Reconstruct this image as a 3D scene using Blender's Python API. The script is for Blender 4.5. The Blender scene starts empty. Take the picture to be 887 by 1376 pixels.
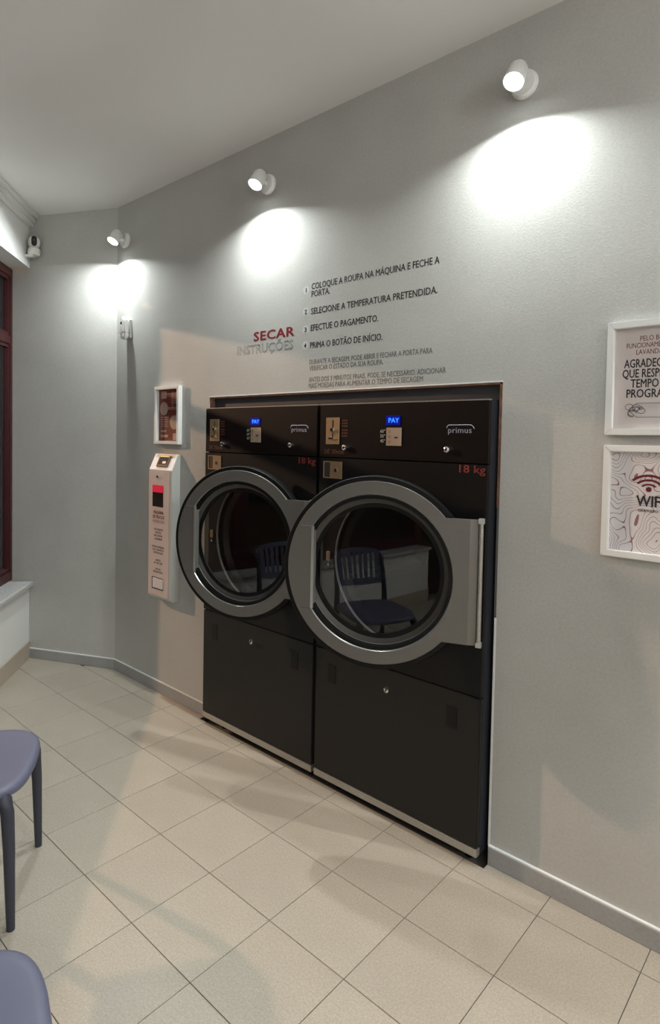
import bpy, bmesh, math, random
from mathutils import Vector, Matrix
random.seed(7)
PI = math.pi
sc = bpy.context.scene
COL = sc.collection

# ------------------------------------------------------------------ camera, world, exposure
cd = bpy.data.cameras.new('camera')
cam = bpy.data.objects.new('camera', cd)
COL.objects.link(cam)
RX = Vector((0.7385826, 0.6739111, 0.0184254))
UX = Vector((-0.0369229, 0.0131462, 0.9992316))
FX = Vector((-0.6731511, 0.7386955, -0.0345923))
cam.matrix_world = Matrix(((RX.x, UX.x, -FX.x, 2.799), (RX.y, UX.y, -FX.y, -2.207), (RX.z, UX.z, -FX.z, 1.650), (0, 0, 0, 1)))
cd.sensor_fit = 'VERTICAL'
cd.sensor_height = 36.0
cd.lens = 818.54 * 36.0 / 1376.0
cd.shift_x = (443.5 - 423.84) / 1376.0
cd.shift_y = -(688.0 - 618.57) / 1376.0
cd.clip_start = 0.05
cd.clip_end = 200
sc.camera = cam

world = bpy.data.worlds.new('night'); sc.world = world
world.use_nodes = True
world.node_tree.nodes['Background'].inputs[0].default_value = (0.05, 0.06, 0.09, 1)
world.node_tree.nodes['Background'].inputs[1].default_value = 0.10
sc.view_settings.view_transform = 'Standard'
sc.view_settings.look = 'None'
sc.view_settings.gamma = 1
sc.view_settings.use_curve_mapping = False
sc.view_settings.exposure = 0.33

LAMP_POWER = 15.5
LAMP_COL = (0.93, 1.0, 0.98)

# the street lamp whose warm light falls in through the windows
sd = bpy.data.lights.new('street_light', 'POINT')
sd.energy = 4900
sd.color = (1.0, 0.64, 0.40)
sd.shadow_soft_size = 0.12
so = bpy.data.objects.new('street_light', sd)
so.location = (-1.871 - .943 * 11, -.466 - .333 * 11, .6 + 11 * .50)
COL.objects.link(so)

# ------------------------------------------------------------------ materials
MATS = {}
def mat(name, col, rough=0.5, metal=0.0, spec=0.5, bump=None, mottle=None, emit=None, coat=0.0):
    if name in MATS: return MATS[name]
    m = bpy.data.materials.new(name); m.use_nodes = True
    nt = m.node_tree; b = nt.nodes['Principled BSDF']
    c4 = (*col, 1)
    b.inputs['Base Color'].default_value = c4
    b.inputs['Roughness'].default_value = rough
    b.inputs['Metallic'].default_value = metal
    b.inputs['Specular IOR Level'].default_value = spec
    b.inputs['Coat Weight'].default_value = coat
    if emit:
        b.inputs['Emission Color'].default_value = (*emit[0], 1)
        b.inputs['Emission Strength'].default_value = emit[1]
    tc = None
    if bump or mottle:
        tc = nt.nodes.new('ShaderNodeTexCoord')
    if mottle:      # (scale, amount, fine scale, fine amount)
        mx = None
        prev = None
        for k in range(0, len(mottle), 2):
            n = nt.nodes.new('ShaderNodeTexNoise'); n.inputs['Scale'].default_value = mottle[k]
            n.inputs['Detail'].default_value = 3
            nt.links.new(tc.outputs['Object'], n.inputs['Vector'])
            r = nt.nodes.new('ShaderNodeMapRange')
            r.inputs['From Min'].default_value = .3; r.inputs['From Max'].default_value = .7
            r.inputs['To Min'].default_value = 1 - mottle[k + 1]; r.inputs['To Max'].default_value = 1 + mottle[k + 1]
            nt.links.new(n.outputs['Fac'], r.inputs['Value'])
            v = nt.nodes.new('ShaderNodeVectorMath'); v.operation = 'SCALE'
            if prev is None: v.inputs[0].default_value = col
            else: nt.links.new(prev, v.inputs[0])
            nt.links.new(r.outputs[0], v.inputs['Scale'])
            prev = v.outputs[0]
        nt.links.new(prev, b.inputs['Base Color'])
    if bump:        # (scale, strength, distance)
        n = nt.nodes.new('ShaderNodeTexNoise'); n.inputs['Scale'].default_value = bump[0]
        n.inputs['Detail'].default_value = 4
        nt.links.new(tc.outputs['Object'], n.inputs['Vector'])
        u = nt.nodes.new('ShaderNodeBump'); u.inputs['Strength'].default_value = bump[1]; u.inputs['Distance'].default_value = bump[2]
        nt.links.new(n.outputs['Fac'], u.inputs['Height'])
        nt.links.new(u.outputs['Normal'], b.inputs['Normal'])
    MATS[name] = m
    return m

M_WALL = mat('grey_wall_paint', (.435, .43, .41), .75, bump=(170, .22, .003), mottle=(2.5, .05, 90, .05))
M_WHITE = mat('white_paint', (.72, .72, .71), .6, bump=(120, .15, .002))
M_CEIL = mat('ceiling_paint', (.80, .79, .785), .8, bump=(90, .2, .002))
M_GROUT = mat('grout', (.12, .11, .095), .9, mottle=(2.2, .45))
M_TILE = mat('beige_tile', (.365, .322, .266), .42, spec=.4, bump=(300, .06, .001), mottle=(3.5, .05, 150, .13))
M_TILE2 = mat('beige_tile_lighter', (.375, .332, .273), .42, spec=.4, bump=(300, .06, .001), mottle=(3.5, .05, 150, .13))
M_SKIRT = mat('grey_skirting', (.30, .30, .30), .35, mottle=(6, .06, 90, .06))
M_SKIRT2 = mat('beige_skirting', (.42, .36, .29), .4, mottle=(6, .06, 90, .06))
M_GRANITE = mat('granite', (.42, .42, .42), .35, mottle=(90, .35, 260, .4))
M_REDFRAME = mat('dark_red_metal', (.045, .008, .010), .35)
M_BRICK = mat('raw_brick', (.22, .11, .07), .9, bump=(60, .6, .004), mottle=(25, .3))
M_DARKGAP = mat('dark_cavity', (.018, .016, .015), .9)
M_FILLER = mat('filler_grey', (.045, .044, .048), .6)
M_BLACK = mat('black_coated_steel', (.0055, .0052, .0055), .45, spec=.22, bump=(500, .05, .0005))
M_BLACKP = mat('control_black', (.0065, .0040, .0038), .40, spec=.22)
M_LOWER = mat('lower_black', (.0135, .0132, .0127), .5, spec=.25)
M_SIDE = mat('side_blue_black', (.016, .018, .024), .5, spec=.3)
M_STEEL = mat('brushed_steel', (.42, .41, .38), .42, metal=.75, bump=(400, .1, .0005), mottle=(120, .12))
M_SILVER = mat('silver_door', (.175, .165, .152), .42, metal=.5, spec=.5, mottle=(260, .06))
M_SILVERL = mat('silver_light', (.52, .52, .50), .28, metal=.75)
M_DKRING = mat('dark_door_ring', (.055, .05, .045), .45, metal=.2)
M_RUBBER = mat('black_rubber', (.004, .004, .004), .5, spec=.25)
M_CHROME = mat('chrome', (.8, .8, .78), .15, metal=1)
M_BRASS = mat('brassy_plate', (.42, .29, .17), .4, metal=.55)
M_PLATE = mat('keypad_plate', (.45, .36, .28), .45, metal=.3)
M_DRUM = mat('drum_steel', (.016, .015, .014), .4, metal=.5)
M_REDPRINT = mat('dark_red_print', (.20, .022, .018), .6)
M_DKREDPRINT = mat('faint_red_print', (.09, .02, .012), .6)
M_GREYPRINT = mat('badge_print', (.36, .38, .50), .5)
M_WHITEPRINT = mat('white_print', (.45, .43, .42), .5)
M_BLUE = mat('blue_display', (.0, .0, .0), .4, emit=((.01, .12, 1.0), 2.6))
M_BLUED = mat('display_glow', (.0, .0, .02), .3, emit=((.0, .01, .5), .30))
M_VBLACK = mat('black_vinyl', (.018, .018, .022), .55)
M_VGREY = mat('grey_vinyl', (.10, .10, .10), .6)
M_VRED = mat('dark_red_vinyl', (.22, .012, .02), .5)
M_VWHITE = mat('white_vinyl', (.54, .55, .55), .6)
M_FRAME = mat('white_frame', (.70, .70, .69), .45)
M_FRAMEB = mat('frame_silver_back', (.5, .5, .5), .5)
M_PAPER = mat('pinkish_paper', (.58, .52, .51), .7)
M_PAPERW = mat('white_paper', (.66, .62, .63), .6)
M_POSTER = mat('brown_red_poster', (.16, .028, .018), .4)
M_BEIGE = mat('beige_print', (.40, .29, .23), .5)
M_MAROON = mat('maroon_print', (.13, .008, .015), .5)
M_BOXF = mat('pink_white_panel', (.60, .50, .48), .5)
M_BOXS = mat('grey_white_enamel', (.50, .52, .50), .45)
M_REDGLOW = mat('red_lit_slot', (.25, .0, .02), .4, emit=((1.0, .02, .07), .30))
M_CHAIR = mat('slate_blue_plastic', (.105, .108, .165), .48, spec=.4, bump=(500, .12, .0005))
M_CHAIRL = mat('dark_slate_plastic', (.040, .040, .056), .5, spec=.35, bump=(500, .12, .0005))
M_CAMW = mat('camera_white', (.75, .75, .73), .35)
M_CAMB = mat('camera_black', (.008, .008, .008), .2)
M_LAMPW = mat('lamp_white', (.75, .75, .74), .4)
M_BULB = mat('lamp_lens', (.9, .9, .9), .4, emit=((.93, 1.0, .97), 22.0))
M_ASPH = mat('asphalt', (.05, .05, .05), .9)

def glass_mat(name, tint, ior, rough=0.0):
    m = bpy.data.materials.new(name); m.use_nodes = True
    nt = m.node_tree; nt.nodes.clear()
    o = nt.nodes.new('ShaderNodeOutputMaterial'); mx = nt.nodes.new('ShaderNodeMixShader')
    t = nt.nodes.new('ShaderNodeBsdfTransparent'); g = nt.nodes.new('ShaderNodeBsdfGlossy')
    f = nt.nodes.new('ShaderNodeFresnel'); f.inputs['IOR'].default_value = ior
    t.inputs[0].default_value = (*tint, 1); g.inputs['Roughness'].default_value = rough
    ge = nt.nodes.new('ShaderNodeNewGeometry'); su = nt.nodes.new('ShaderNodeMath'); su.operation = 'SUBTRACT'; su.inputs[0].default_value = 1
    mu = nt.nodes.new('ShaderNodeMath'); mu.operation = 'MULTIPLY'
    nt.links.new(ge.outputs['Backfacing'], su.inputs[1]); nt.links.new(su.outputs[0], mu.inputs[0]); nt.links.new(f.outputs[0], mu.inputs[1])
    nt.links.new(mu.outputs[0], mx.inputs[0]); nt.links.new(t.outputs[0], mx.inputs[1]); nt.links.new(g.outputs[0], mx.inputs[2])
    nt.links.new(mx.outputs[0], o.inputs[0])
    return m
M_GLASS = glass_mat('door_glass', (.80, .80, .79), 1.8)
M_PANE = glass_mat('window_glass', (.92, .92, .92), 1.5)

def contour_mat():
    m = bpy.data.materials.new('contour_line_print'); m.use_nodes = True
    nt = m.node_tree; b = nt.nodes['Principled BSDF']; b.inputs['Roughness'].default_value = .6
    tc = nt.nodes.new('ShaderNodeTexCoord')
    n = nt.nodes.new('ShaderNodeTexNoise'); n.inputs['Scale'].default_value = 9.0; n.inputs['Detail'].default_value = 1.2
    nt.links.new(tc.outputs['Object'], n.inputs['Vector'])
    mu = nt.nodes.new('ShaderNodeMath'); mu.operation = 'MULTIPLY'; mu.inputs[1].default_value = 22
    fr = nt.nodes.new('ShaderNodeMath'); fr.operation = 'FRACT'
    su = nt.nodes.new('ShaderNodeMath'); su.operation = 'LESS_THAN'; su.inputs[1].default_value = .13
    nt.links.new(n.outputs['Fac'], mu.inputs[0]); nt.links.new(mu.outputs[0], fr.inputs[0]); nt.links.new(fr.outputs[0], su.inputs[0])
    mx = nt.nodes.new('ShaderNodeMix'); mx.data_type = 'RGBA'
    mx.inputs[6].default_value = (.66, .62, .63, 1); mx.inputs[7].default_value = (.25, .13, .14, 1)
    nt.links.new(su.outputs[0], mx.inputs[0]); nt.links.new(mx.outputs[2], b.inputs['Base Color'])
    return m
M_CONTOUR = contour_mat()

# ------------------------------------------------------------------ helpers
def link(name, me, m, parent=None):
    o = bpy.data.objects.new(name, me); COL.objects.link(o)
    if m is not None and not me.materials: me.materials.append(m)
    if parent: o.parent = parent
    return o
def obj(name, bm, m, parent=None, smooth=None, bevel=0, seg=2):
    me = bpy.data.meshes.new(name)
    bmesh.ops.recalc_face_normals(bm, faces=bm.faces[:])
    if bevel:
        es = [e for e in bm.edges if len(e.link_faces) == 2 and e.calc_face_angle(0) > .6]
        bmesh.ops.bevel(bm, geom=es, offset=bevel, segments=seg, affect='EDGES', clamp_overlap=True)
    bm.to_mesh(me); bm.free()
    if smooth:
        me.polygons.foreach_set('use_smooth', [True] * len(me.polygons))
        me.set_sharp_from_angle(angle=math.radians(smooth))
    return link(name, me, m, parent)
def tag(o, label=None, cat=None, group=None, kind=None):
    if label: o['label'] = label
    if cat: o['category'] = cat
    if group: o['group'] = group
    if kind: o['kind'] = kind
    return o
def thing(name, loc, rz, label, cat, group=None):
    o = bpy.data.objects.new(name, None); COL.objects.link(o)
    o.location = loc; o.rotation_euler = (0, 0, rz); o.empty_display_size = .1
    return tag(o, label, cat, group)
def copy_tree(o, parent=None):
    c = o.copy(); COL.objects.link(c); c.parent = parent
    for ch in list(o.children): copy_tree(ch, c)
    return c
def B(): return bmesh.new()
def box(bm, x0, y0, z0, x1, y1, z1):
    v = [bm.verts.new(p) for p in ((x0,y0,z0),(x1,y0,z0),(x1,y1,z0),(x0,y1,z0),(x0,y0,z1),(x1,y0,z1),(x1,y1,z1),(x0,y1,z1))]
    for f in ((0,3,2,1),(4,5,6,7),(0,1,5,4),(1,2,6,5),(2,3,7,6),(3,0,4,7)): bm.faces.new([v[i] for i in f])
    return bm
def bx(*a): return box(B(), *a)
def prism(bm, pts, a, b, axis='z'):
    """extrude a polygon between a and b along an axis; pts in the two other axes"""
    def P(p, t): return {'z': (p[0], p[1], t), 'y': (p[0], t, p[1]), 'x': (t, p[0], p[1])}[axis]
    lo = [bm.verts.new(P(p, a)) for p in pts]; hi = [bm.verts.new(P(p, b)) for p in pts]
    bm.faces.new(lo); bm.faces.new(hi)
    n = len(pts)
    for i in range(n): bm.faces.new((lo[i], lo[(i+1)%n], hi[(i+1)%n], hi[i]))
    return bm
def frame(axis, centre):
    """matrix whose z axis points along axis"""
    q = Vector(axis).normalized().to_track_quat('Z', 'Y')
    return Matrix.Translation(centre) @ q.to_matrix().to_4x4()
def lathe(bm, prof, mtx=Matrix(), n=48, closed=False, a0=0, a1=2*PI):
    """prof: (r, h) around local z"""
    full = abs(a1 - a0 - 2*PI) < 1e-6
    rings = []
    cnt = n if full else n + 1
    for r, h in prof:
        if r < 1e-6: rings.append([bm.verts.new(mtx @ Vector((0, 0, h)))]); continue
        rings.append([bm.verts.new(mtx @ Vector((r*math.cos(a0+(a1-a0)*k/n), r*math.sin(a0+(a1-a0)*k/n), h))) for k in range(cnt)])
    pairs = list(zip(rings, rings[1:])) + ([(rings[-1], rings[0])] if closed else [])
    for A, C in pairs:
        for k in range(n):
            j = (k+1) % cnt
            if len(A) == 1 and len(C) == 1: continue
            if len(A) == 1: bm.faces.new((A[0], C[j], C[k]))
            elif len(C) == 1: bm.faces.new((A[k], A[j], C[0]))
            else: bm.faces.new((A[k], A[j], C[j], C[k]))
    return bm
def tube(bm, pts, rad, n=10, cap=True, flat=1.0):
    rings = []
    pts = [Vector(p) for p in pts]
    if not hasattr(rad, '__len__'): rad = [rad]*len(pts)
    for i, p in enumerate(pts):
        d = (pts[min(i+1, len(pts)-1)] - pts[max(i-1, 0)]).normalized()
        up = Vector((0, 0, 1)) if abs(d.z) < .9 else Vector((0, 1, 0))
        s = d.cross(up).normalized(); u = s.cross(d).normalized()
        rings.append([bm.verts.new(p + rad[i]*(math.cos(2*PI*k/n)*s + flat*math.sin(2*PI*k/n)*u)) for k in range(n)])
    for A, C in zip(rings, rings[1:]):
        for k in range(n): bm.faces.new((A[k], A[(k+1)%n], C[(k+1)%n], C[k]))
    if cap: bm.faces.new(rings[0]); bm.faces.new(rings[-1])
    return bm
def text(name, s, x0, x1, z, cap, m, parent=None, y=0.0, bold=.02, align=None, outline=False, depth=.0006, space=1.0):
    """flat lettering in the xz plane, baseline at z, cap height cap, spanning x0..x1"""
    cu = bpy.data.curves.new('t', 'FONT'); cu.body = s; cu.size = 1; cu.resolution_u = 2
    cu.space_character = space
    if outline: cu.fill_mode = 'NONE'; cu.bevel_depth = .014; cu.bevel_resolution = 0
    else: cu.extrude = .01
    o = bpy.data.objects.new('t', cu); COL.objects.link(o)
    dg = bpy.context.evaluated_depsgraph_get()
    me = bpy.data.meshes.new_from_object(o.evaluated_get(dg))
    bpy.data.objects.remove(o); bpy.data.curves.remove(cu)
    if bold and not outline:          # thicken the strokes with slightly shifted copies of each glyph
        bm = bmesh.new()
        for k, (ox, oy) in enumerate(((0, 0), (-bold, 0), (bold, 0), (0, -bold*.7), (0, bold*.7))):
            n0 = len(bm.verts); bm.from_mesh(me); bm.verts.ensure_lookup_table()
            for v in bm.verts[n0:]: v.co += Vector((ox, oy, .002*k))
        bm.to_mesh(me); bm.free()
    xs = [v.co.x for v in me.vertices]
    a, b = min(xs), max(xs)
    sx = (x1 - x0) / (b - a); sz = cap / (.682 + 1.4 * (0 if outline else bold))
    for v in me.vertices:
        v.co = Vector((x0 + (v.co.x - a) * sx, y - .00025 - v.co.z * .02 if not outline else y - .0003 - v.co.z*.02, z + v.co.y * sz))
    me.name = name; me.materials.clear(); me.update()
    return link(name, me, m, parent)
def clip(poly, n, c):
    """keep the part of a 2D polygon with n.p <= c"""
    out = []
    for i in range(len(poly)):
        a, b = poly[i], poly[(i+1) % len(poly)]
        da, db = n[0]*a[0]+n[1]*a[1]-c, n[0]*b[0]+n[1]*b[1]-c
        if da <= 0: out.append(a)
        if da*db < 0:
            t = da/(da-db); out.append((a[0]+(b[0]-a[0])*t, a[1]+(b[1]-a[1])*t))
    return out

# ------------------------------------------------------------------ room shell
HC = 3.218
RL, RR, RT = -.0547, 1.750, 1.885           # recess left, right, top
C1 = (-1.096, 0.0)                           # bend in the wall
C2 = (-1.747, -.325)                         # corner with the window wall
D2 = Vector((C2[0]-C1[0], C2[1]-C1[1])).normalized()
DW = Vector((.752, -.659))                   # along the window wall
NW = Vector((-.659, -.752))                  # out of the room
XR, YB = 4.5, -4.95
WEND = 6.80                                  # length of window wall
def W(s, d=0): return (C2[0]+DW.x*s+NW.x*d, C2[1]+DW.y*s+NW.y*d)
E2 = (C1[0]+D2.x*.935, C1[1]+D2.y*.935)

bm = B()
prism(bm, [(C1[0], 0), (C1[0]-.05, .12), (RL, .12), (RL, 0)], -.05, HC, 'z')
box(bm, RR, 0, -.05, XR, .12, HC)
prism(bm, [(RL, RT), (RL, HC), (RR, HC), (RR, RT)], 0, .12, 'y')
tag(obj('wall_front', bm, M_WALL), kind='structure')
nx, ny = -D2.y, D2.x     # points to... outward side chosen below
if ny < 0: nx, ny = -nx, -ny
bm = prism(B(), [C1, (C1[0]-.05, .12), (E2[0]+nx*.12, E2[1]+ny*.12), E2], -.05, HC, 'z')
tag(obj('wall_corner', bm, M_WALL), kind='structure')
tag(obj('wall_right', bx(XR, YB-.2, -.05, XR+.12, .12, HC), M_WHITE), kind='structure')
we = W(WEND)
tag(obj('wall_back', bx(we[0]-.1, YB-.12, -.05, XR, YB, HC), M_WHITE), kind='structure')
tag(obj('ceiling', prism(B(), [(-2.3, .12), (XR+.12, .12), (XR+.12, YB-.2), (we[0]-.4, YB-.2), (-2.3, -.4)], HC, HC+.1, 'z'), M_CEIL), kind='structure')

# cavity behind the machines
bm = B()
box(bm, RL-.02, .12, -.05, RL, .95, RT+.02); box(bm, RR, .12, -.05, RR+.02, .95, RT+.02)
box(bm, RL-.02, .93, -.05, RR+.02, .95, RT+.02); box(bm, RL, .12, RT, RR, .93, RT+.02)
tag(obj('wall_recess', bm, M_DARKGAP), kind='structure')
tag(obj('trim_1', bx(RL+.006, .035, 1.80, RR-.006, .05, RT), M_FILLER), kind='structure')
# raw masonry edge left open round the recess
bm = B()
box(bm, RR-.014, .006, 1.40, RR, .12, RT-.008)
box(bm, RL, .004, RT-.010, RR-.014, .034, RT)
box(bm, RL, .004, 1.2, RL+.008, .12, RT-.010)
tag(obj('trim_2', bm, M_BRICK), kind='structure')
bm = B()
box(bm, RR-.010, .002, .97, RR, .12, 1.40)
tag(obj('trim_3', bm, M_VGREY), kind='structure')
bm = B()
box(bm, RR-.007, -.0015, .067, RR+.002, .02, .97)
box(bm, RL, -.0015, RT-.003, RR, .006, RT+.002)
tag(obj('trim_4', bm, M_WHITE, bevel=.0008), kind='structure')

# skirting
def skirt(name, a, b, h, th, m, ext=0):
    a, b = Vector(a), Vector(b); d = (b-a).normalized(); n = Vector((d.y, -d.x))
    bm = prism(B(), [a, b, b+n*th-d*0, a+n*th], 0, h, 'z')
    o = tag(obj(name, bm, m, bevel=.002), kind='structure')
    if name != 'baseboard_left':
        obj('sealant_line', prism(B(), [a, b, b+n*(th-.003), a+n*(th-.003)], h-.0005, h+.005, 'z'), M_WHITE, o)  # white strip paints in the lamp-lit top edge of the baseboard
    return o
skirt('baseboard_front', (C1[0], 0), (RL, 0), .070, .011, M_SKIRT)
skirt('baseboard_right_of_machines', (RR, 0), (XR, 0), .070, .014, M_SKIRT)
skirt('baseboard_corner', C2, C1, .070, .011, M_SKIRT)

# floor: grout bed and one object per tile
fl = obj('floor', prism(B(), [(-2.3, -.04), (-2.3, -.4), (we[0]-.2, YB-.1), (XR+.1, YB-.1), (XR+.1, -.04)], -.08, -.0035, 'z'), M_GROUT)
tag(fl, kind='structure')
bm = B(); box(bm, RL, -.04, -.06, RR, .93, -.035)
prism(bm, [(-2.0, -.3), (-1.1, .05), (RL, .05), (RL, -.04), (-1.5, -.04)], -.08, -.0035, 'z'); box(bm, RR, -.04, -.08, XR, .05, -.0035)
obj('grout_bed', bm, M_GROUT, fl)
TS = .33; J = .0013
def tile_mesh(poly, name='tile'):
    bm = prism(B(), poly, -.010, 0, 'z')
    top = [e for e in bm.edges if all(v.co.z > -.001 for v in e.verts)]
    bmesh.ops.bevel(bm, geom=top, offset=.0007, segments=1, affect='EDGES')
    bmesh.ops.recalc_face_normals(bm, faces=bm.faces[:])
    me = bpy.data.meshes.new(name); bm.to_mesh(me); bm.free(); return me
full = [(J, J), (TS-J, J), (TS-J, TS-J), (J, TS-J)]
ME_T = [tile_mesh(full) for _ in range(2)]
ME_T[0].materials.append(M_TILE); ME_T[1].materials.append(M_TILE2)
wn = (NW.x, NW.y); wc = NW.x*C2[0]+NW.y*C2[1]
cn = (nx, ny); cc = nx*C1[0]+ny*C1[1]
for i in range(-9, 12):
    for j in range(-12, 4):
        x0, y0 = .6761+TS*i, -1.122+TS*j
        segs = [(x0+J, x0+TS-J, 0)]
        if y0+TS > -.05:                                   # the row that meets the wall and the machines
            cuts = [x0+J] + [c for c in (RL, RR) if x0+J < c < x0+TS-J] + [x0+TS-J]
            segs = [(a, b, -.045 if RL-1e-4 < (a+b)/2 < RR else 0) for a, b in zip(cuts, cuts[1:])]
        for a, b, ymax in segs:
            p = [(a, y0+J), (b, y0+J), (b, y0+TS-J), (a, y0+TS-J)]
            for n_, c_ in (((0, 1), ymax), (wn, wc), (cn, cc), ((1, 0), XR), ((0, -1), -YB)):
                if p: p = clip(p, n_, c_)
            if len(p) < 3: continue
            ar = abs(sum(p[k][0]*p[(k+1)%len(p)][1]-p[(k+1)%len(p)][0]*p[k][1] for k in range(len(p))))/2
            if ar < .0015: continue
            if ar > .99*(TS-2*J)**2:
                o = link('tile', ME_T[(i*7+j*3) % 2], None, fl); o.location = (x0, y0, 0)
            else:
                me = tile_mesh(p); me.materials.append(M_TILE); o = link('tile', me, None, fl)

# window wall: low wall, sill, beam, windows
SILL, BEAM, REV = .565, 2.848, .14
DOOR0, DOOR1 = 5.45, 6.55                    # glass door opening along the wall
def slab(bm, s0, s1, d0, d1, z0, z1):
    return prism(bm, [W(s0, d0), W(s1, d0), W(s1, d1), W(s0, d1)], z0, z1, 'z')
bm = B()
slab(bm, 0, DOOR0, 0, .24, -.05, SILL-.03)
tag(obj('wall_left', bm, M_WHITE), kind='structure')
bm = B()
slab(bm, -.0, WEND, 0, .24, BEAM, HC)
slab(bm, DOOR1, WEND, 0, .24, -.05, BEAM)
tag(obj('wall_left_beam', bm, M_WHITE), kind='structure')
tag(obj('trim_5', slab(B(), 0, DOOR0, -.035, .235, SILL-.03, SILL), M_GRANITE, bevel=.003), kind='structure')
a, b = W(0), W(DOOR0)
bm = slab(B(), .012, DOOR0, -.010, 0, 0, .125)
tag(obj('baseboard_left', bm, M_SKIRT2, bevel=.002), kind='structure')
# crown moulding of three steps
mo = tag(obj('trim_6', slab(B(), 0.0, WEND, -.030, 0, HC-.085, HC-.055), M_WHITE, bevel=.006), kind='structure')
obj('moulding_step', slab(B(), 0.0, WEND, -.048, 0, HC-.055, HC-.028), M_WHITE, mo, bevel=.008)
obj('moulding_step', slab(B(), 0.0, WEND, -.068, 0, HC-.028, HC), M_WHITE, mo, bevel=.004)
# windows
def window(name, s0, s1, z0, z1, transom):
    r = slab(B(), s0, s0+.06, REV, REV+.06, z0, z1)
    slab(r, s1-.06, s1, REV, REV+.06, z0, z1)
    slab(r, s0+.06, s1-.06, REV, REV+.06, z0, z0+.07); slab(r, s0+.06, s1-.06, REV, REV+.06, z1-.06, z1)
    w = tag(obj(name, r, M_REDFRAME, bevel=.003), kind='structure')
    if transom:
        obj('transom', slab(B(), s0+.06, s1-.06, REV+.002, REV+.058, transom-.03, transom+.03), M_REDFRAME, w, bevel=.003)
        zs = [(z0+.07, transom-.03), (transom+.03, z1-.06)]
    else: zs = [(z0+.07, z1-.06)]
    for a, b in zs:
        bm = B()
        for q in ((s0+.06, s0+.085, a, b), (s1-.085, s1-.06, a, b), (s0+.085, s1-.085, a, a+.025), (s0+.085, s1-.085, b-.025, b)):
            slab(bm, q[0], q[1], REV+.012, REV+.048, q[2], q[3])
        sash = obj('sash', bm, M_REDFRAME, w)
        obj('pane', slab(B(), s0+.08, s1-.08, REV+.028, REV+.032, a+.02, b-.02), M_PANE, sash)
    return w
window('window_1', -.085, 2.30, SILL, BEAM, 2.33)
window('window_2', 2.30, 3.90, SILL, BEAM, 2.33)
window('window_3', 3.90, DOOR0, SILL, BEAM, 2.33)
dw = window('door_1', DOOR0, DOOR1, .0, BEAM, 2.33)
bm = tube(B(), [(*W(DOOR0+.11, REV-.01), .95), (*W(DOOR0+.11, REV-.06), .97), (*W(DOOR0+.11, REV-.06), 1.30), (*W(DOOR0+.11, REV-.01), 1.32)], .012)
obj('door_handle', bm, M_CHROME, dw, smooth=40)
# pavement outside
tag(obj('ground_outside', bx(-16, -14, -.30, 4, 1, -.2), M_ASPH), kind='structure')

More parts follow.
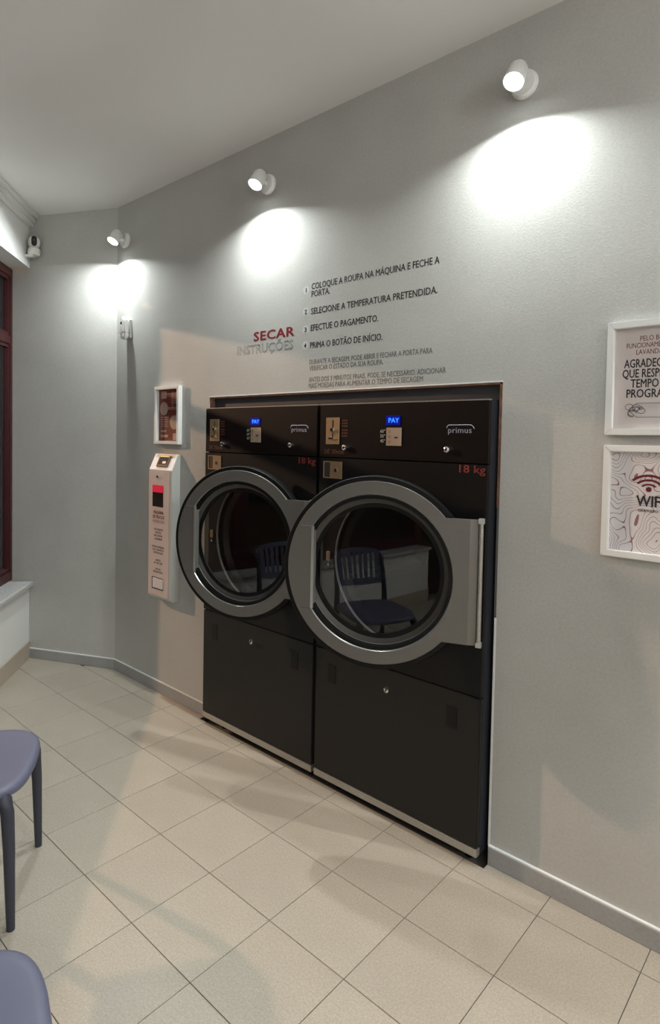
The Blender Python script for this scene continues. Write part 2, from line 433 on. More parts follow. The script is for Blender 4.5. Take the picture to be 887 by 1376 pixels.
# ------------------------------------------------------------------ tumble dryers
DH = .83; DTH = (.29, .385)
RO, CX, CZ = .372, -.400, 1.115              # door ring radius and centre from the hinge
def ring_y(bm, prof, c, n=96, closed=True):
    """prof of (r, y) turned about an axis along y through c=(x,z)"""
    mtx = Matrix(((1,0,0,c[0]),(0,0,1,0),(0,1,0,c[1]),(0,0,0,1)))
    return lathe(bm, prof, mtx, n, closed)
def disc_y(bm, r, y0, y1, c, n=32):
    return ring_y(bm, [(0, y0), (r, y0), (r, y1), (0, y1)], c, n, False)
def make_dryer():
    t = thing('tumble_dryer', (0, 0, 0), 0, 'x', 'tumble dryer', 'built-in tumble dryers')
    F = -.065; Wd = .855
    bm = B()
    box(bm, 0, F+.022, .0395, .004, .72, 1.8143); box(bm, Wd-.004, F+.022, .0395, Wd, .72, 1.8143)
    box(bm, .004, F+.022, 1.81, Wd-.004, .72, 1.8143); box(bm, .004, F+.022, .0395, Wd-.004, .72, .045)
    box(bm, .004, .715, .045, Wd-.004, .72, 1.81)
    obj('body', bm, M_SIDE, t)
    obj('top_edge', bx(0, F+.001, 1.8105, Wd, F+.03, 1.8155), M_STEEL, t, bevel=.001)
    cp = obj('control_panel', bx(0, F, 1.568, Wd, F+.022, 1.8103), M_BLACKP, t, bevel=.002)
    # front panel with round opening
    bm = B(); n = 96; rr = .325; cx, cz = .435, 1.112
    x0, x1, z0, z1 = 0, Wd, .668, 1.564
    inner, outer = [], []
    for k in range(n):
        a = 2*PI*k/n; c, s = math.cos(a), math.sin(a)
        inner.append((cx+rr*c, cz+rr*s))
        tt = min(((x1-cx)/c if c > 0 else (x0-cx)/c) if abs(c) > 1e-9 else 9, ((z1-cz)/s if s > 0 else (z0-cz)/s) if abs(s) > 1e-9 else 9)
        outer.append([cx+tt*c, cz+tt*s])
    for X_, Z_ in ((x0, z0), (x1, z0), (x1, z1), (x0, z1)):
        k = min(range(n), key=lambda k: (outer[k][0]-X_)**2+(outer[k][1]-Z_)**2); outer[k] = [X_, Z_]
    for y in (F, F+.022):
        A = [bm.verts.new((p[0], y, p[1])) for p in inner]; C = [bm.verts.new((p[0], y, p[1])) for p in outer]
        for k in range(n): bm.faces.new((A[k], A[(k+1)%n], C[(k+1)%n], C[k]))
        if y == F: A0, C0 = A, C
    for k in range(n):
        j = (k+1) % n
        bm.faces.new((A0[k], A0[j], A[j], A[k])); bm.faces.new((C0[k], C0[j], C[j], C[k]))
    obj('front_panel', bm, M_BLACK, t, smooth=30)
    lp = obj('lower_panel', bx(0, F, .0735, Wd, F+.022, .6625), M_LOWER, t, bevel=.003)
    obj('base_strip', bx(0, F-.001, .0395, Wd, F+.03, .071), M_STEEL, t, bevel=.001)
    for fx in (.08, Wd-.08):
        for fy in (.04, .6):
            obj('foot', lathe(B(), [(0, -.035), (.022, -.035), (.022, -.02), (.01, -.015), (.01, .0395), (0, .0395)], Matrix.Translation((fx, fy, 0)), 16), M_RUBBER, t, smooth=40)
    # opening rim and drum
    obj('opening_rim', ring_y(B(), [(.3215, F-.002), (.3255, F-.003), (.326, F+.001), (.3215, F+.008)], (cx, cz)), M_SILVERL, t, smooth=40)
    bm = ring_y(B(), [(.316, -.03), (.30, .0), (.37, .03), (.37, .66), (0, .66)], (cx, cz), 64, False)
    dr = obj('drum', bm, M_DRUM, t, smooth=40)
    for k in range(4):
        a = k*PI/2+.4
        p = [(cx+.37*math.cos(a+d), cz+.37*math.sin(a+d)) for d in (-.10, .10)] + [(cx+.30*math.cos(a), cz+.30*math.sin(a))]
        obj('drum_lifter', prism(B(), p, .06, .64, 'y'), M_DRUM, dr)
    obj('latch', bx(.062, F-.012, 1.085, .080, F, 1.130), M_BRASS, t, bevel=.003)
    obj('latch', bx(.066, F-.010, 1.060, .076, F, 1.078), M_CHROME, t, bevel=.003)
    # coin plate
    cpl = obj('coin_plate', bx(.040, F-.0035, 1.628, .122, F, 1.752), M_BRASS, t, bevel=.0015)
    obj('coin_slot', bx(.080, F-.0045, 1.702, .085, F-.0032, 1.740), M_CAMB, cpl)
    obj('coin_slot', bx(.080, F-.0045, 1.655, .0845, F-.0032, 1.688), M_CAMB, cpl)
    obj('return_button', disc_y(B(), .009, F-.012, F-.0034, (.082, 1.695), 20), M_CHROME, cpl, smooth=40)
    obj('coin_shelf', bx(.062, F-.012, 1.652, .092, F-.0034, 1.659), M_CHROME, cpl, bevel=.001)
    # coin return cup
    bm = B()
    box(bm, .028, F-.004, 1.470, .033, F, 1.549); box(bm, .135, F-.004, 1.470, .140, F, 1.549)
    box(bm, .033, F-.004, 1.470, .135, F, 1.475); box(bm, .033, F-.004, 1.544, .135, F, 1.549)
    cup = obj('coin_return', bm, M_BRASS, t)
    obj('cup_back', bx(.033, F-.0012, 1.475, .070, F, 1.544), M_DKRING, cup)
    obj('cup_flap', bx(.070, F-.003, 1.475, .135, F, 1.544), M_BRASS, cup)
    obj('cup_screw', disc_y(B(), .009, F-.007, F-.003, (.106, 1.508), 16), M_CHROME, cup, smooth=40)
    # locks
    def lock(x, z, par):
        k = obj('lock', ring_y(B(), [(0, F-.016), (.006, F-.018), (.012, F-.015), (.0135, F-.008), (.0135, F), (0, F)], (x, z), 24, False), M_CHROME, par, smooth=35)
        obj('key_slot', bx(x-.0015, F-.0190, z-.006, x+.0015, F-.0165, z+.006), M_CAMB, k)
    lock(.160, 1.615, t); lock(.686, 1.619, t); lock(.423, .577, t)
    # display, keypad
    ds = obj('display', bx(.380, F-.0025, 1.716, .456, F, 1.757), M_BLUED, t, bevel=.001)
    text('display_lettering', 'PAY', .396, .450, 1.727, .020, M_BLUE, ds, y=F-.0025, bold=.02)
    kp = obj('keypad', bx(.385, F-.003, 1.628, .463, F, 1.705), M_PLATE, t, bevel=.001)
    for kz in (1.690, 1.668, 1.645): obj('key', bx(.395, F-.0045, kz-.006, .407, F-.0028, kz+.006), M_BRASS, kp)
    obj('start_key', bx(.428, F-.0045, 1.660, .446, F-.0028, 1.667), M_MAROON, kp)
    for s, z in (('65°', 1.684), ('55°', 1.663), ('45°', 1.642)):
        text('temperature_lettering', s, .352, .378, z, .013, M_WHITEPRINT, t, y=F, bold=.02)
    # badge
    bd = text('badge_lettering', 'primus', .684, .786, 1.685, .022, M_GREYPRINT, t, y=F, bold=.0, space=1.05)
    bm = B(); P_ = []
    for k in range(13):
        a = PI - PI*.5*k/12; P_.append((.690+.012*math.cos(a), F-.0012, 1.704+.012*math.sin(a)))
    P_ += [(.765, F-.0012, 1.7165)]
    for k in range(9):
        a = PI/2 - PI*.42*k/8; P_.append((.778+.020*math.cos(a), F-.0012, 1.6965+.020*math.sin(a)))
    tube(bm, P_, [.0012]*13+[.0012]*10, 5)
    obj('badge_outline', bm, M_GREYPRINT, bd)
    text('capacity_lettering', '18 kg', .737, .849, 1.531, .030, M_REDPRINT, t, y=F, bold=.012)
    text('price_lettering', '2€ 20min', .030, .150, 1.585, .020, M_DKREDPRINT, t, y=F, bold=.02)
    bm = B()
    for k, zz in enumerate((1.735, 1.722, 1.709, 1.690, 1.677, 1.664)):
        for q in range(3): box(bm, .134+q*.012, F-.0006, zz, .134+q*.012+.009, F, zz+.007)
    tag(obj('small_print', bm, M_DKREDPRINT, t), kind='stuff')
    # finger pulls of the lower panel
    for px in (.104, .7320):
        p = obj('finger_pull', bx(px-.024, F-.0015, .512, px+.024, F+.001, .600), M_RUBBER, lp, bevel=.001)
    # ---- door
    dbm = ring_y(B(), [(.300, .006), (.390, .006), (.3925, .010), (.3925, .050), (.380, .058), (.262, .058), (.262, .050), (.300, .046)], (CX, CZ))
    d = obj('door', dbm, M_RUBBER, t, smooth=35)
    d.location = (DH, -.09, 0)
    # silver face ring, chord grip on the left, hinge plate on the right
    obj('door_ring', ring_y(B(), [(.318, 0), (.3700, 0), (RO, .003), (RO, .013), (.318, .013)], (CX, CZ)), M_SILVER, d, smooth=35)
    obj('ring_bevel', ring_y(B(), [(.318, .0005), (.318, .012), (.298, .047), (.2975, .040)], (CX, CZ)), M_SILVERL, d, smooth=35)
    obj('inner_ring', ring_y(B(), [(.2975, .038), (.298, .05), (.270, .062), (.272, .052)], (CX, CZ)), M_DKRING, d, smooth=35)
    obj('glass_ring', ring_y(B(), [(.278, .050), (.270, .050), (.264, .056), (.264, .064), (.278, .064)], (CX, CZ)), M_STEEL, d, smooth=35)
    obj('glass', disc_y(B(), .266, .058, .062, (CX, CZ), 96), M_GLASS, d)
    ch = .267; ha = math.acos(ch/.3185)
    P_ = [(CX+.3185*math.cos(PI-ha+2*ha*k/20), CZ+.3185*math.sin(PI-ha+2*ha*k/20)) for k in range(21)]
    g = obj('grip_plate', prism(B(), P_, 0, .012, 'y'), M_SILVER, d)
    hh = .3185*math.sin(ha)
    obj('grip_edge', bx(CX-ch-.001, -.0025, CZ-hh, CX-ch+.010, .030, CZ+hh), M_SILVERL, d, bevel=.001)
    for sg in (-1, 1):
        obj('grip_joint', bx(CX-.313, -.0012, CZ+sg*hh-.0008, CX-ch, 0, CZ+sg*hh+.0008), M_STEEL if sg > 0 else M_DKRING, d)
    za, zb = 1.355-CZ, .872-CZ
    a1, a0 = math.asin(za/.3185), math.asin(zb/.3185)
    P_ = [(CX+.3185*math.cos(a0+(a1-a0)*k/28), CZ+.3185*math.sin(a0+(a1-a0)*k/28)) for k in range(29)]
    P_ = P_ + [(-.022, 1.355), (-.022, .872)]
    hp = obj('hinge_plate', prism(B(), P_, -.0025, .012, 'y'), M_SILVER, d)
    obj('plate_fold', prism(B(), [(-.022, -.0025), (.008, .004), (.008, .014), (-.022, .012)], .872, 1.355, 'z'), M_SILVER, hp)
    bm = B(); tube(bm, [(.019, .0, .885), (.019, .0, 1.343)], .0085, 16)
    bar = obj('hinge_bar', bm, M_STEEL, d, smooth=40)
    obj('hinge_cap', bx(.008, -.010, 1.340, .031, .014, 1.361), M_SILVERL, bar, bevel=.002)
    obj('hinge_cap', bx(.008, -.010, .868, .031, .014, .888), M_SILVERL, bar, bevel=.002)
    return t
d1 = make_dryer()
d2 = copy_tree(d1); d2.location.x = .873
for o_, th, lb in ((d1, DTH[0], 'black coin tumble dryer left of the pair, nearer the white change machine, round door ajar'),
                   (d2, DTH[1], 'black coin tumble dryer right of the pair, nearer the framed notices, door furthest ajar')):
    o_['label'] = lb
    for c in o_.children:
        if c.name.startswith('door') and not c.name.startswith('door_'): c.rotation_euler = (0, 0, th)

# ------------------------------------------------------------------ spot lamps on the wall
def make_lamp():
    t = thing('spot_lamp', (0, 0, 0), 0, 'x', 'wall lamp', 'white spot lamps along the top of the wall')
    R90 = frame((0, -1, 0), (0, 0, 0))
    obj('wall_base', lathe(B(), [(0, 0), (.050, 0), (.052, .006), (.050, .018), (.044, .024), (0, .024)], R90, 40), M_LAMPW, t, smooth=40)
    obj('arm', tube(B(), [(0, -.02, 0), (0, -.05, .004), (0, -.075, .012)], .010, 14), M_LAMPW, t, smooth=40)
    ax = Vector((0, -math.sin(LT), -math.cos(LT))).normalized()
    f = frame(ax, Vector((0, -.100, -.030)) - ax*.0)
    # open can: mouth at h=0, tail behind
    can = obj('lamp_head', lathe(B(), [(0, -.085), (.026, -.085), (.034, -.070), (.038, 0), (.0345, 0), (.0335, -.012), (.031, -.060), (0, -.062)], f, 40), M_LAMPW, t, smooth=40)
    obj('lens', lathe(B(), [(0, .010), (.012, .009), (.022, .005), (.029, -.001), (.0325, -.009)], f, 40), M_BULB, can)
    ld = bpy.data.lights.new('lamp_light', 'AREA'); ld.shape = 'DISK'; ld.size = .055
    ld.energy = LAMP_POWER; ld.color = LAMP_COL; ld.spread = math.radians(158)
    lo = bpy.data.objects.new('lamp_light', ld); COL.objects.link(lo); lo.parent = t
    lo.matrix_local = Matrix.Translation(Vector((0, -.100, -.030)) + ax*.012) @ (-ax).to_track_quat('Z', 'Y').to_matrix().to_4x4()
    return t
LT = math.radians(30)
LZ = 2.972
lp0 = make_lamp()
spots = [((-.985, 0, LZ), 0, 'white wall spot lamp at the bend of the wall, above the motion sensor'),
         ((.427, 0, LZ), 0, 'white wall spot lamp above the red heading, middle of the row'),
         ((1.805, 0, LZ), 0, 'white wall spot lamp nearest the ceiling edge, above the right dryer'),
         ((3.20, 0, LZ), 0, 'white wall spot lamp beyond the framed notices, outside the picture')]
for k, (p, rz, lb) in enumerate(spots):
    l_ = lp0 if k == 0 else copy_tree(lp0)
    l_.location = p; l_.rotation_euler.z = rz; l_['label'] = lb
for k, p in enumerate([(XR, -1.4, LZ), (XR, -3.2, LZ)]):  # two unseen spot lamps added on the right-hand wall to raise the ambient light
    l_ = copy_tree(lp0); l_.location = p; l_.rotation_euler.z = -PI/2
    l_['label'] = ['white wall spot lamp on the right-hand wall near the dryers', 'white wall spot lamp on the right-hand wall near the door'][k]

# unseen globe lamps, added as ambient fill for the room
M_OPAL = mat('opal_glass', (.9, .9, .88), .3, emit=((1.0, .985, .95), 16.0))
pn = thing('pendant_lamp', (0, 0, 0), 0, 'x', 'pendant lamp', 'opal globe pendants')
obj('ceiling_rose', lathe(B(), [(0, HC), (.05, HC), (.045, HC-.025), (0, HC-.03)], Matrix(), 24), M_LAMPW, pn)
obj('cord', tube(B(), [(0, 0, HC-.03), (0, 0, 2.78)], .004, 8), M_CAMB, pn)
obj('globe', lathe(B(), [(0, 2.46), (.06, 2.473), (.115, 2.51), (.15, 2.57), (.16, 2.62), (.15, 2.67), (.115, 2.73), (.06, 2.767), (0, 2.78)], Matrix(), 32), M_OPAL, pn, smooth=60)
for k, (px, py) in enumerate(((3.9, -1.1), (3.7, -3.6))):
    o_ = pn if k == 0 else copy_tree(pn); o_.location = (px, py, 0)
    o_['label'] = ['opal globe pendant lamp beyond the framed notices, nearer the dryer wall', 'opal globe pendant lamp behind the photographer, nearer the glass door'][k]

# ------------------------------------------------------------------ wall lettering
wl = thing('wall_lettering', (0, 0, 0), 0, 'dark red and black vinyl instructions lettered on the grey wall above the dryers', 'lettering')
text('heading', 'SECAR', .322, .630, 2.171, .049, M_VRED, wl, bold=.035, space=1.08)
text('outlined_heading', 'INSTRUÇÕES', .189, .622, 2.105, .046, M_VGREY, wl, outline=True)
for s, x0, x1, z, cap in (('COLOQUE A ROUPA NA MÁQUINA E FECHE A', .742, 1.459, 2.384, .030), ('PORTA.', .742, .862, 2.347, .030),
        ('SELECIONE A TEMPERATURA PRETENDIDA.', .741, 1.453, 2.263, .030),
        ('EFECTUE O PAGAMENTO.', .741, 1.153, 2.182, .030), ('PRIMA O BOTÃO DE INÍCIO.', .739, 1.178, 2.097, .030)):
    text('instruction_line', s, x0, x1, z, cap, M_VBLACK, wl, bold=.014)
for s, x0, x1, z in (('DURANTE A SECAGEM, PODE ABRIR E FECHAR A PORTA PARA', .737, 1.436, 2.018),
        ('VERIFICAR O ESTADO DA SUA ROUPA.', .737, 1.185, 1.988),
        ('ANTES DOS 3 MINUTOS FINAIS, PODE, SE NECESSÁRIO, ADICIONAR', .734, 1.502, 1.932),
        ('MAIS MOEDAS PARA AUMENTAR O TEMPO DE SECAGEM', .734, 1.393, 1.902)):
    text('note_line', s, x0, x1, z, .023, M_VGREY, wl, bold=.0)
for s, z in (('1', 2.386), ('2', 2.280), ('3', 2.192), ('4', 2.114)):
    d_ = obj('number_disc', disc_y(B(), .021, -.0003, 0, (.706, z), 28), M_VWHITE, wl)
    text('number', s, .699 if s != '1' else .7035, .713 if s != '1' else .7085, z-.011, .022, M_VBLACK, d_, y=-.0003, bold=.02)

# ------------------------------------------------------------------ framed notices
def framed(name, x, z, w, h, label, cat, group, mpaper, bw=.028, th=.022):
    t = thing(name, (x, 0, z), 0, label, cat, group)
    bars = (('x', -w/2, w/2, h/2-bw, h/2, 1), ('x', -w/2, w/2, -h/2, -h/2+bw, -1))
    for sgn in (1, -1):
        p = [(-w/2, sgn*h/2), (w/2, sgn*h/2), (w/2-bw, sgn*(h/2-bw)), (-w/2+bw, sgn*(h/2-bw))]
        obj('frame_bar', prism(B(), p, -th, 0, 'y'), M_FRAME, t, bevel=.0015)
        p = [(sgn*w/2, h/2), (sgn*w/2, -h/2), (sgn*(w/2-bw), -h/2+bw), (sgn*(w/2-bw), h/2-bw)]
        obj('frame_bar', prism(B(), p, -th, 0, 'y'), M_FRAME, t, bevel=.0015)
    pp = obj('print', bx(-w/2+bw-.002, -.006, -h/2+bw-.002, w/2-bw+.002, -.001, h/2-bw+.002), mpaper, t)
    return t, pp
FY = -.006
t, pp = framed('framed_poster', -.452, 1.783, .262, .362, 'small white-framed brown-red poster above the white change machine', 'picture', None, M_POSTER, .020, .030)
bm = B()
disc_y(bm, .042, FY-.0008, FY, (-.055, .042), 28); disc_y(bm, .044, FY-.0008, FY, (.055, -.045), 28)
obj('printed_disc', bm, M_BEIGE, pp)
bm = B()
box(bm, -.085, FY-.0008, .105, -.030, FY, .150); box(bm, -.085, FY-.0008, -.138, -.01, FY, -.122); box(bm, -.085, FY-.0008, -.105, -.03, FY, -.093)
box(bm, .045, FY-.0008, -.155, .095, FY, -.112); box(bm, -.02, FY-.0008, .045, .095, FY, .049); box(bm, -.02, FY-.0008, .036, .095, FY, .040)
box(bm, .035, FY-.0008, .049, .039, FY, .150)
for k in range(5): box(bm, -.085, FY-.0008, -.015-.014*k, -.005-.01*(k % 2), FY, -.011-.014*k)
for k in range(6): box(bm, .02, FY-.0008, .075+.012*k, .09, FY, .078+.012*k)
obj('printed_block', bm, M_BEIGE, pp)

t, pp = framed('framed_notice', 2.268, 1.870, .276, .375, 'white-framed thank-you notice with black capitals, upper of the two at the right', 'notice', 'framed notices right of the dryers', M_PAPER, .022, .026)
for s, hw, z, cap, m, b in (('PELO BOM', .042, .122, .016, M_MAROON, .0), ('FUNCIONAMENTO DA', .082, .100, .016, M_MAROON, .0), ('LAVANDARIA', .052, .078, .016, M_MAROON, .0),
        ('AGRADECEMOS', .088, .036, .028, M_VBLACK, .02), ('QUE RESPEITE O', .092, .003, .028, M_VBLACK, .02), ('TEMPO DO', .066, -.030, .028, M_VBLACK, .02), ('PROGRAMA.', .078, -.063, .028, M_VBLACK, .02)):
    text('notice_line', s, -hw, hw, z, cap, m, pp, y=FY, bold=b)
bm = B()
pts = [(-.045, FY-.001, -.082), (.075, FY-.001, -.082), (.075, FY-.001, -.128), (-.045, FY-.001, -.128), (-.07, FY-.001, -.105), (-.045, FY-.001, -.082)]
tube(bm, pts, .0008, 4)
rnd = random.Random(3)
for k in range(9):
    c = (-.050+rnd.uniform(-.02, .03), -.104+rnd.uniform(-.018, .018)); r = rnd.uniform(.006, .014)
    tube(bm, [(c[0]+r*math.cos(a*PI/5), FY-.001, c[1]+r*.8*math.sin(a*PI/5)) for a in range(rnd.choice((7, 9, 11)))], .0007, 4)
obj('notice_drawing', bm, M_VGREY, pp)

t, pp = framed('framed_notice', 2.268, 1.462, .276, .375, 'white-framed notice with a signal symbol over contour lines, lower of the two at the right', 'notice', 'framed notices right of the dryers', M_CONTOUR, .022, .026)
text('notice_line', 'WIFI', -.036, .044, -.012, .036, M_VBLACK, pp, y=FY-.0012, bold=.022)
text('notice_line', 'GRATUITO', -.030, .030, -.030, .008, M_VBLACK, pp, y=FY-.0012, bold=.02)
bm = B()
for r0, r1 in ((.022, .029), (.039, .047), (.057, .066)):
    pts = [(r0*math.cos(PI/2+a), .040+r0*.8*math.sin(PI/2+a)) for a in [(-.9+1.8*k/14) for k in range(15)]]
    pts2 = [(r1*math.cos(PI/2+a), .040+r1*.8*math.sin(PI/2+a)) for a in [(.9-1.8*k/14) for k in range(15)]]
    prism(bm, pts+pts2, FY-.0018, FY-.0005, 'y')
disc_y(bm, .0085, FY-.0018, FY-.0005, (0, .044), 20)
obj('signal_symbol', bm, M_MAROON, pp)

# ------------------------------------------------------------------ change machine on the wall
cm = thing('change_machine', (0, 0, 0), 0, 'tall narrow white change machine with sloping top on the wall left of the dryers', 'change machine')
x0, x1 = -.586, -.334; dd = .058
prof = [(0, .630), (0, 1.540), (-.012, 1.540), (-dd, 1.440), (-dd, .645), (-dd+.012, .630)]
body = obj('body', prism(B(), prof, x0, x1, 'x'), M_BOXS, cm, bevel=.002)
fp = obj('front_panel', bx(x0+.002, -dd-.003, .650, x1-.030, -dd, 1.432), M_BOXF, cm, bevel=.001)
# sloping face and its note reader
sl = Vector((0, -.012+dd, 1.540-1.440)).normalized(); nn = Vector((0, -sl.z, sl.y))
def slope(u, v, h):   # u across, v up the slope, h out of it
    return Vector((u, -dd, 1.440)) + sl*v + nn*h
def sbox(bm, u0, u1, v0, v1, h0, h1):
    vs = [bm.verts.new(slope(u, v, h)) for h in (h0, h1) for (u, v) in ((u0, v0), (u1, v0), (u1, v1), (u0, v1))]
    for f in ((0,1,2,3),(4,5,6,7),(0,1,5,4),(1,2,6,5),(2,3,7,6),(3,0,4,7)): bm.faces.new([vs[i] for i in f])
    return bm
obj('top_panel', sbox(B(), x0+.004, x1-.004, .002, .106, 0, .002), M_PAPERW, cm)
rd = obj('note_reader', sbox(B(), -.515, -.395, .022, .096, .002, .010), mat('reader_bronze', (.15, .085, .04), .65, spec=.2), cm, bevel=.002)
obj('reader_slot', sbox(B(), -.500, -.410, .036, .080, .0095, .0115), M_DARKGAP, rd)
obj('reader_light', sbox(B(), -.455, -.420, .042, .056, .011, .0120), M_REDGLOW, rd)
obj('reader_lip', sbox(B(), -.505, -.405, .084, .092, .010, .014), mat('yellow_lip', (.45, .38, .10), .5), rd)
obj('lock', ring_y(B(), [(0, -dd-.012), (.010, -dd-.010), (.011, -dd), (0, -dd)], (-.482, 1.398), 20, False), M_CHROME, cm, smooth=40)
hp_ = obj('payout_window', bx(-.540, -dd-.0045, 1.210, -.425, -dd-.003, 1.345), M_CAMB, cm)
obj('payout_light', bx(-.540, -dd-.0055, 1.300, -.425, -dd-.0045, 1.345), M_REDGLOW, hp_)
YY = -dd-.003
cxm = (x0+.002+x1-.030)/2
for s, hw, z, cap, b in (('MÁQUINA', .055, 1.165, .020, .03), ('DE TROCOS', .062, 1.137, .020, .03),
        ('COLOQUE AS', .050, 1.062, .012, .01), ('NOTAS', .030, 1.042, .012, .01), ('NO LEITOR', .046, 1.022, .012, .01), ('E AGUARDE', .040, 1.002, .012, .01),
        ('RETIRE AS MOEDAS', .066, .952, .012, .01), ('NA GAVETA', .060, .934, .012, .01), ('DE RECOLHA', .052, .915, .012, .01),
        ('ACEITA', .028, .868, .012, .01), ('5€ 10€ 20€', .046, .850, .012, .01), ('NOTAS', .028, .812, .012, .01), ('EM BOM ESTADO', .052, .794, .012, .01)):
    text('panel_lettering', s, cxm-hw, cxm+hw, z, cap, M_MAROON if cap > .015 else M_VBLACK, fp, y=YY, bold=b)
text('outlined_lettering', 'INSTRUÇÕES', cxm-.062, cxm+.062, 1.110, .016, M_VGREY, fp, y=YY, outline=True)
tr = obj('coin_tray', bx(-.540, -dd-.0045, .690, -.420, -dd-.003, .765), M_CAMB, cm)
obj('tray_flap', bx(-.528, -dd-.008, .698, -.418, -dd-.0045, .760), M_PAPERW, tr, bevel=.001)

# ------------------------------------------------------------------ motion sensor
ms = thing('motion_sensor', (-.935, 0, 2.372), 0, 'small white rounded motion sensor on the wall below the far lamp', 'sensor')
def pill(w, h, r, n=10):
    P_ = []
    for cx_, cz_, a in ((w/2-r, h/2-r, 0), (-w/2+r, h/2-r, PI/2), (-w/2+r, -h/2+r, PI), (w/2-r, -h/2+r, 1.5*PI)):
        for k in range(n+1): P_.append((cx_+r*math.cos(a+PI/2*k/n), cz_+r*math.sin(a+PI/2*k/n)))
    return P_
obj('back_plate', prism(B(), pill(.066, .130, .012), -.018, 0, 'y'), M_BOXS, ms, bevel=.002)
obj('housing', prism(B(), pill(.068, .152, .033), -.062, -.016, 'y'), M_CAMW, ms, bevel=.012, seg=4, smooth=50)
obj('sensor_eye', disc_y(B(), .009, -.064, -.060, (.0, .030), 20), M_CAMB, ms)
obj('sensor_lens', prism(B(), [(p[0], p[1]-.012) for p in pill(.018, .055, .008, 5)], -.066, -.060, 'y'), M_PAPERW, ms, bevel=.002)
obj('sensor_joint', prism(B(), [(-.034, -.032), (.034, -.032), (.034, -.030), (-.034, -.030)], -.0625, -.017, 'y'), M_VGREY, ms)

# ------------------------------------------------------------------ security camera on the beam
cp_ = W(.078, -.0)
sc_ = thing('security_camera', (cp_[0], cp_[1], 2.925), 0, 'white two-part security camera with a black face on the beam in the corner', 'camera')
sc_.rotation_euler.z = math.atan2(DW.y, DW.x)      # local x along the beam, local +y into the room
obj('bracket', bx(-.022, -.0, -.018, .022, .055, -.002), M_CAMW, sc_, bevel=.003)
Q = Matrix.Translation((0, .055, 0))
obj('camera_base', lathe(B(), [(0, -.006), (.034, -.006), (.041, .004), (.043, .018), (.040, .038), (.030, .050), (0, .050)], Q, 40), M_CAMW, sc_, smooth=50)
hd = obj('camera_head', lathe(B(), [(0, .046), (.024, .050), (.036, .062), (.041, .082), (.039, .100), (.030, .117), (.015, .126), (0, .128)], Q, 40), M_CAMW, sc_, smooth=60)
# black face towards the room
v = Vector((2.8-cp_[0], -2.2-cp_[1], 0)); ang = math.atan2(v.y, v.x) - math.atan2(DW.y, DW.x)
fm = Q @ Matrix.Rotation(ang-PI/2+PI, 4, 'Z')
bm = prism(B(), pill(.036, .068, .018), -.045, -.034, 'y')
bmesh.ops.transform(bm, matrix=fm @ Matrix.Translation((0, 0, .086)), verts=bm.verts[:])
obj('camera_face', bm, M_CAMB, hd, bevel=.003)
bm = lathe(B(), [(.010, 0), (.010, .003), (.007, .003), (.006, .001), (0, .001)], fm @ frame((0, -1, 0), (0, -.045, .090)), 24)
obj('camera_lens', bm, M_DKRING, hd)
obj('cable', tube(B(), [(-.03, .02, -.01), (-.045, .006, -.012), (-.05, .004, -.05), (-.035, .004, -.085)], .0022, 8), M_CAMW, sc_, smooth=40)

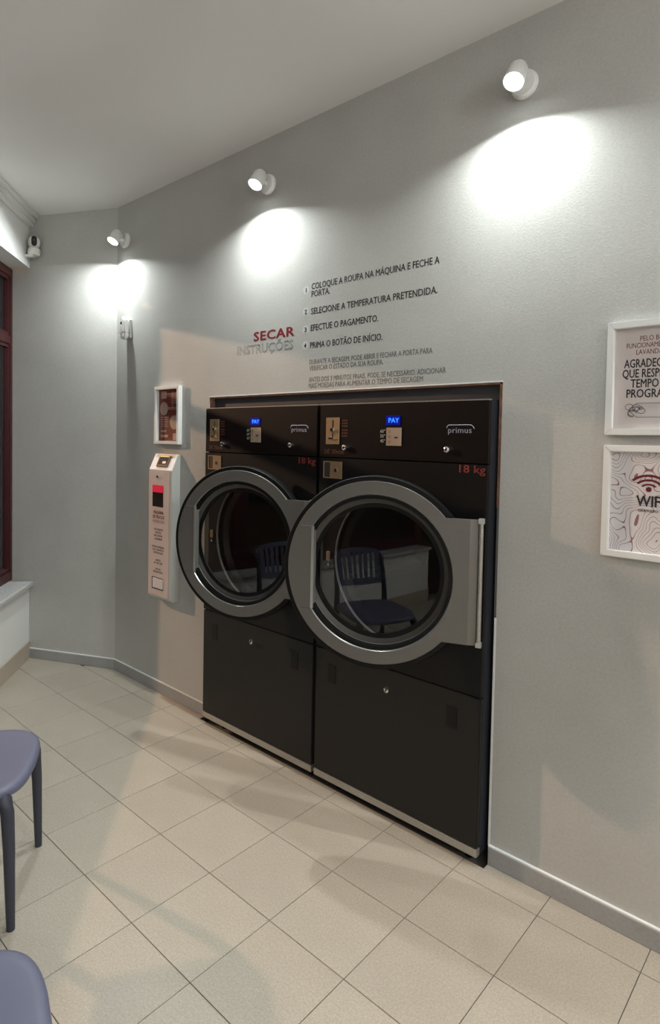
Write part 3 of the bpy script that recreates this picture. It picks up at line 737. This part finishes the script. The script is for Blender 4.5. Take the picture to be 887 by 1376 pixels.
# ------------------------------------------------------------------ chairs
def make_chair():
    t = thing('chair', (0, 0, 0), 0, 'x', 'chair', 'slate blue plastic chairs along the window wall')
    SH = .478
    # seat: dished rounded panel, local +y is the front
    bm = B(); N = 64; rings = []
    def outline(a, k):
        c, s = math.cos(a), math.sin(a)
        e = 2/4.2
        x = math.copysign(abs(c)**e, c); y = math.copysign(abs(s)**e, s)
        w = .232 + .012*y
        yy = .225*y + (.022*(1-x*x) if y > 0 else 0)
        return (x*w*k, yy*k)
    prof = [(0, SH-.016, 0), (.35, SH-.014, 0), (.7, SH-.007, 0), (.88, SH-.001, 0), (.955, SH+.001, 0), (.99, SH-.004, 0), (1.0, SH-.012, 0), (.992, SH-.026, 0), (.95, SH-.030, 0), (.6, SH-.032, 0), (0, SH-.034, 0)]
    for k, z, _ in prof:
        if k == 0: rings.append([bm.verts.new((0, 0, z))]); continue
        r_ = []
        for i in range(N):
            x, y = outline(2*PI*i/N, k)
            r_.append(bm.verts.new((x, y, z - (.012*max(0, y/.225)**3))))
        rings.append(r_)
    for A, C in zip(rings, rings[1:]):
        for i in range(N):
            j = (i+1) % N
            if len(A) == 1: bm.faces.new((A[0], C[i], C[j]))
            elif len(C) == 1: bm.faces.new((A[i], A[j], C[0]))
            else: bm.faces.new((A[i], A[j], C[j], C[i]))
    obj('seat', bm, M_CHAIR, t, smooth=50)
    # front legs flare into the seat corner
    for s in (-1, 1):
        bm = tube(B(), [(s*.186, .176, SH-.022), (s*.200, .192, SH-.045), (s*.208, .202, SH-.085), (s*.212, .208, SH-.2), (s*.214, .214, 0)], [.016, .024, .0215, .019, .0135], 16)
        l_ = obj('leg', bm, M_CHAIRL, t, smooth=60)
        # rear legs run on up to carry the back
        bm = tube(B(), [(s*.205, -.285, 0), (s*.198, -.235, .25), (s*.192, -.205, .42), (s*.190, -.205, .55), (s*.188, -.232, .70), (s*.180, -.258, .80)], [.0125, .017, .021, .019, .016, .010], 14)
        obj('leg', bm, M_CHAIRL, t, smooth=60)
    # seat rails
    for s in (-1, 1):
        obj('seat_rail', tube(B(), [(s*.19, .18, SH-.035), (s*.192, 0, SH-.035), (s*.19, -.20, SH-.035)], .014, 10), M_CHAIRL, t, smooth=60)
    # back: curved panel with upright slots
    bm = B(); NU, NV = 60, 24
    z0, z1 = .585, .855
    def pt(u, v):
        # u -1..1, v 0..1 ; superellipse mask gives the rounded corners
        hw = .205*(1 - .10*(1-v)) * (1 - max(0, (v-.72)/.28)**2.6*.20) * (1 - max(0, (.16-v)/.16)**2*.06)
        x = u*hw
        z = z0 + (z1-z0)*v - .022*abs(u)**3*(1 if v > .5 else -.6)
        y = -.222 - .055*v - .028*(1-u*u)
        return (x, y, z)
    V = [[bm.verts.new(pt(-1+2*i/NU, j/NV)) for i in range(NU+1)] for j in range(NV+1)]
    for j in range(NV):
        for i in range(NU):
            u = -1+2*(i+.5)/NU; v = (j+.5)/NV
            slot = False
            if .16 < v < .86:
                for q in range(7):
                    c0 = -.66+q*.22
                    if abs(u-c0) < .055 and abs(u) < .74: slot = True
            if not slot: bm.faces.new((V[j][i], V[j][i+1], V[j+1][i+1], V[j+1][i]))
    loose = [v_ for v_ in bm.verts if not v_.link_faces]
    bmesh.ops.delete(bm, geom=loose, context='VERTS')
    bmesh.ops.recalc_face_normals(bm, faces=bm.faces[:])
    ret = bmesh.ops.solidify(bm, geom=bm.faces[:], thickness=.011)
    obj('backrest', bm, M_CHAIR, t, smooth=50)
    return t
ch1 = make_chair()
ch2 = copy_tree(ch1)
ch1.location = (.444, -1.468, 0); ch1.rotation_euler.z = math.radians(-34.5)
ch1['label'] = 'slate blue plastic chair whose seat and two legs show at the left edge'
ch2.location = (1.530, -1.900, 0); ch2.rotation_euler.z = math.radians(-20)
ch2['label'] = 'slate blue plastic chair whose seat corner fills the bottom left corner'
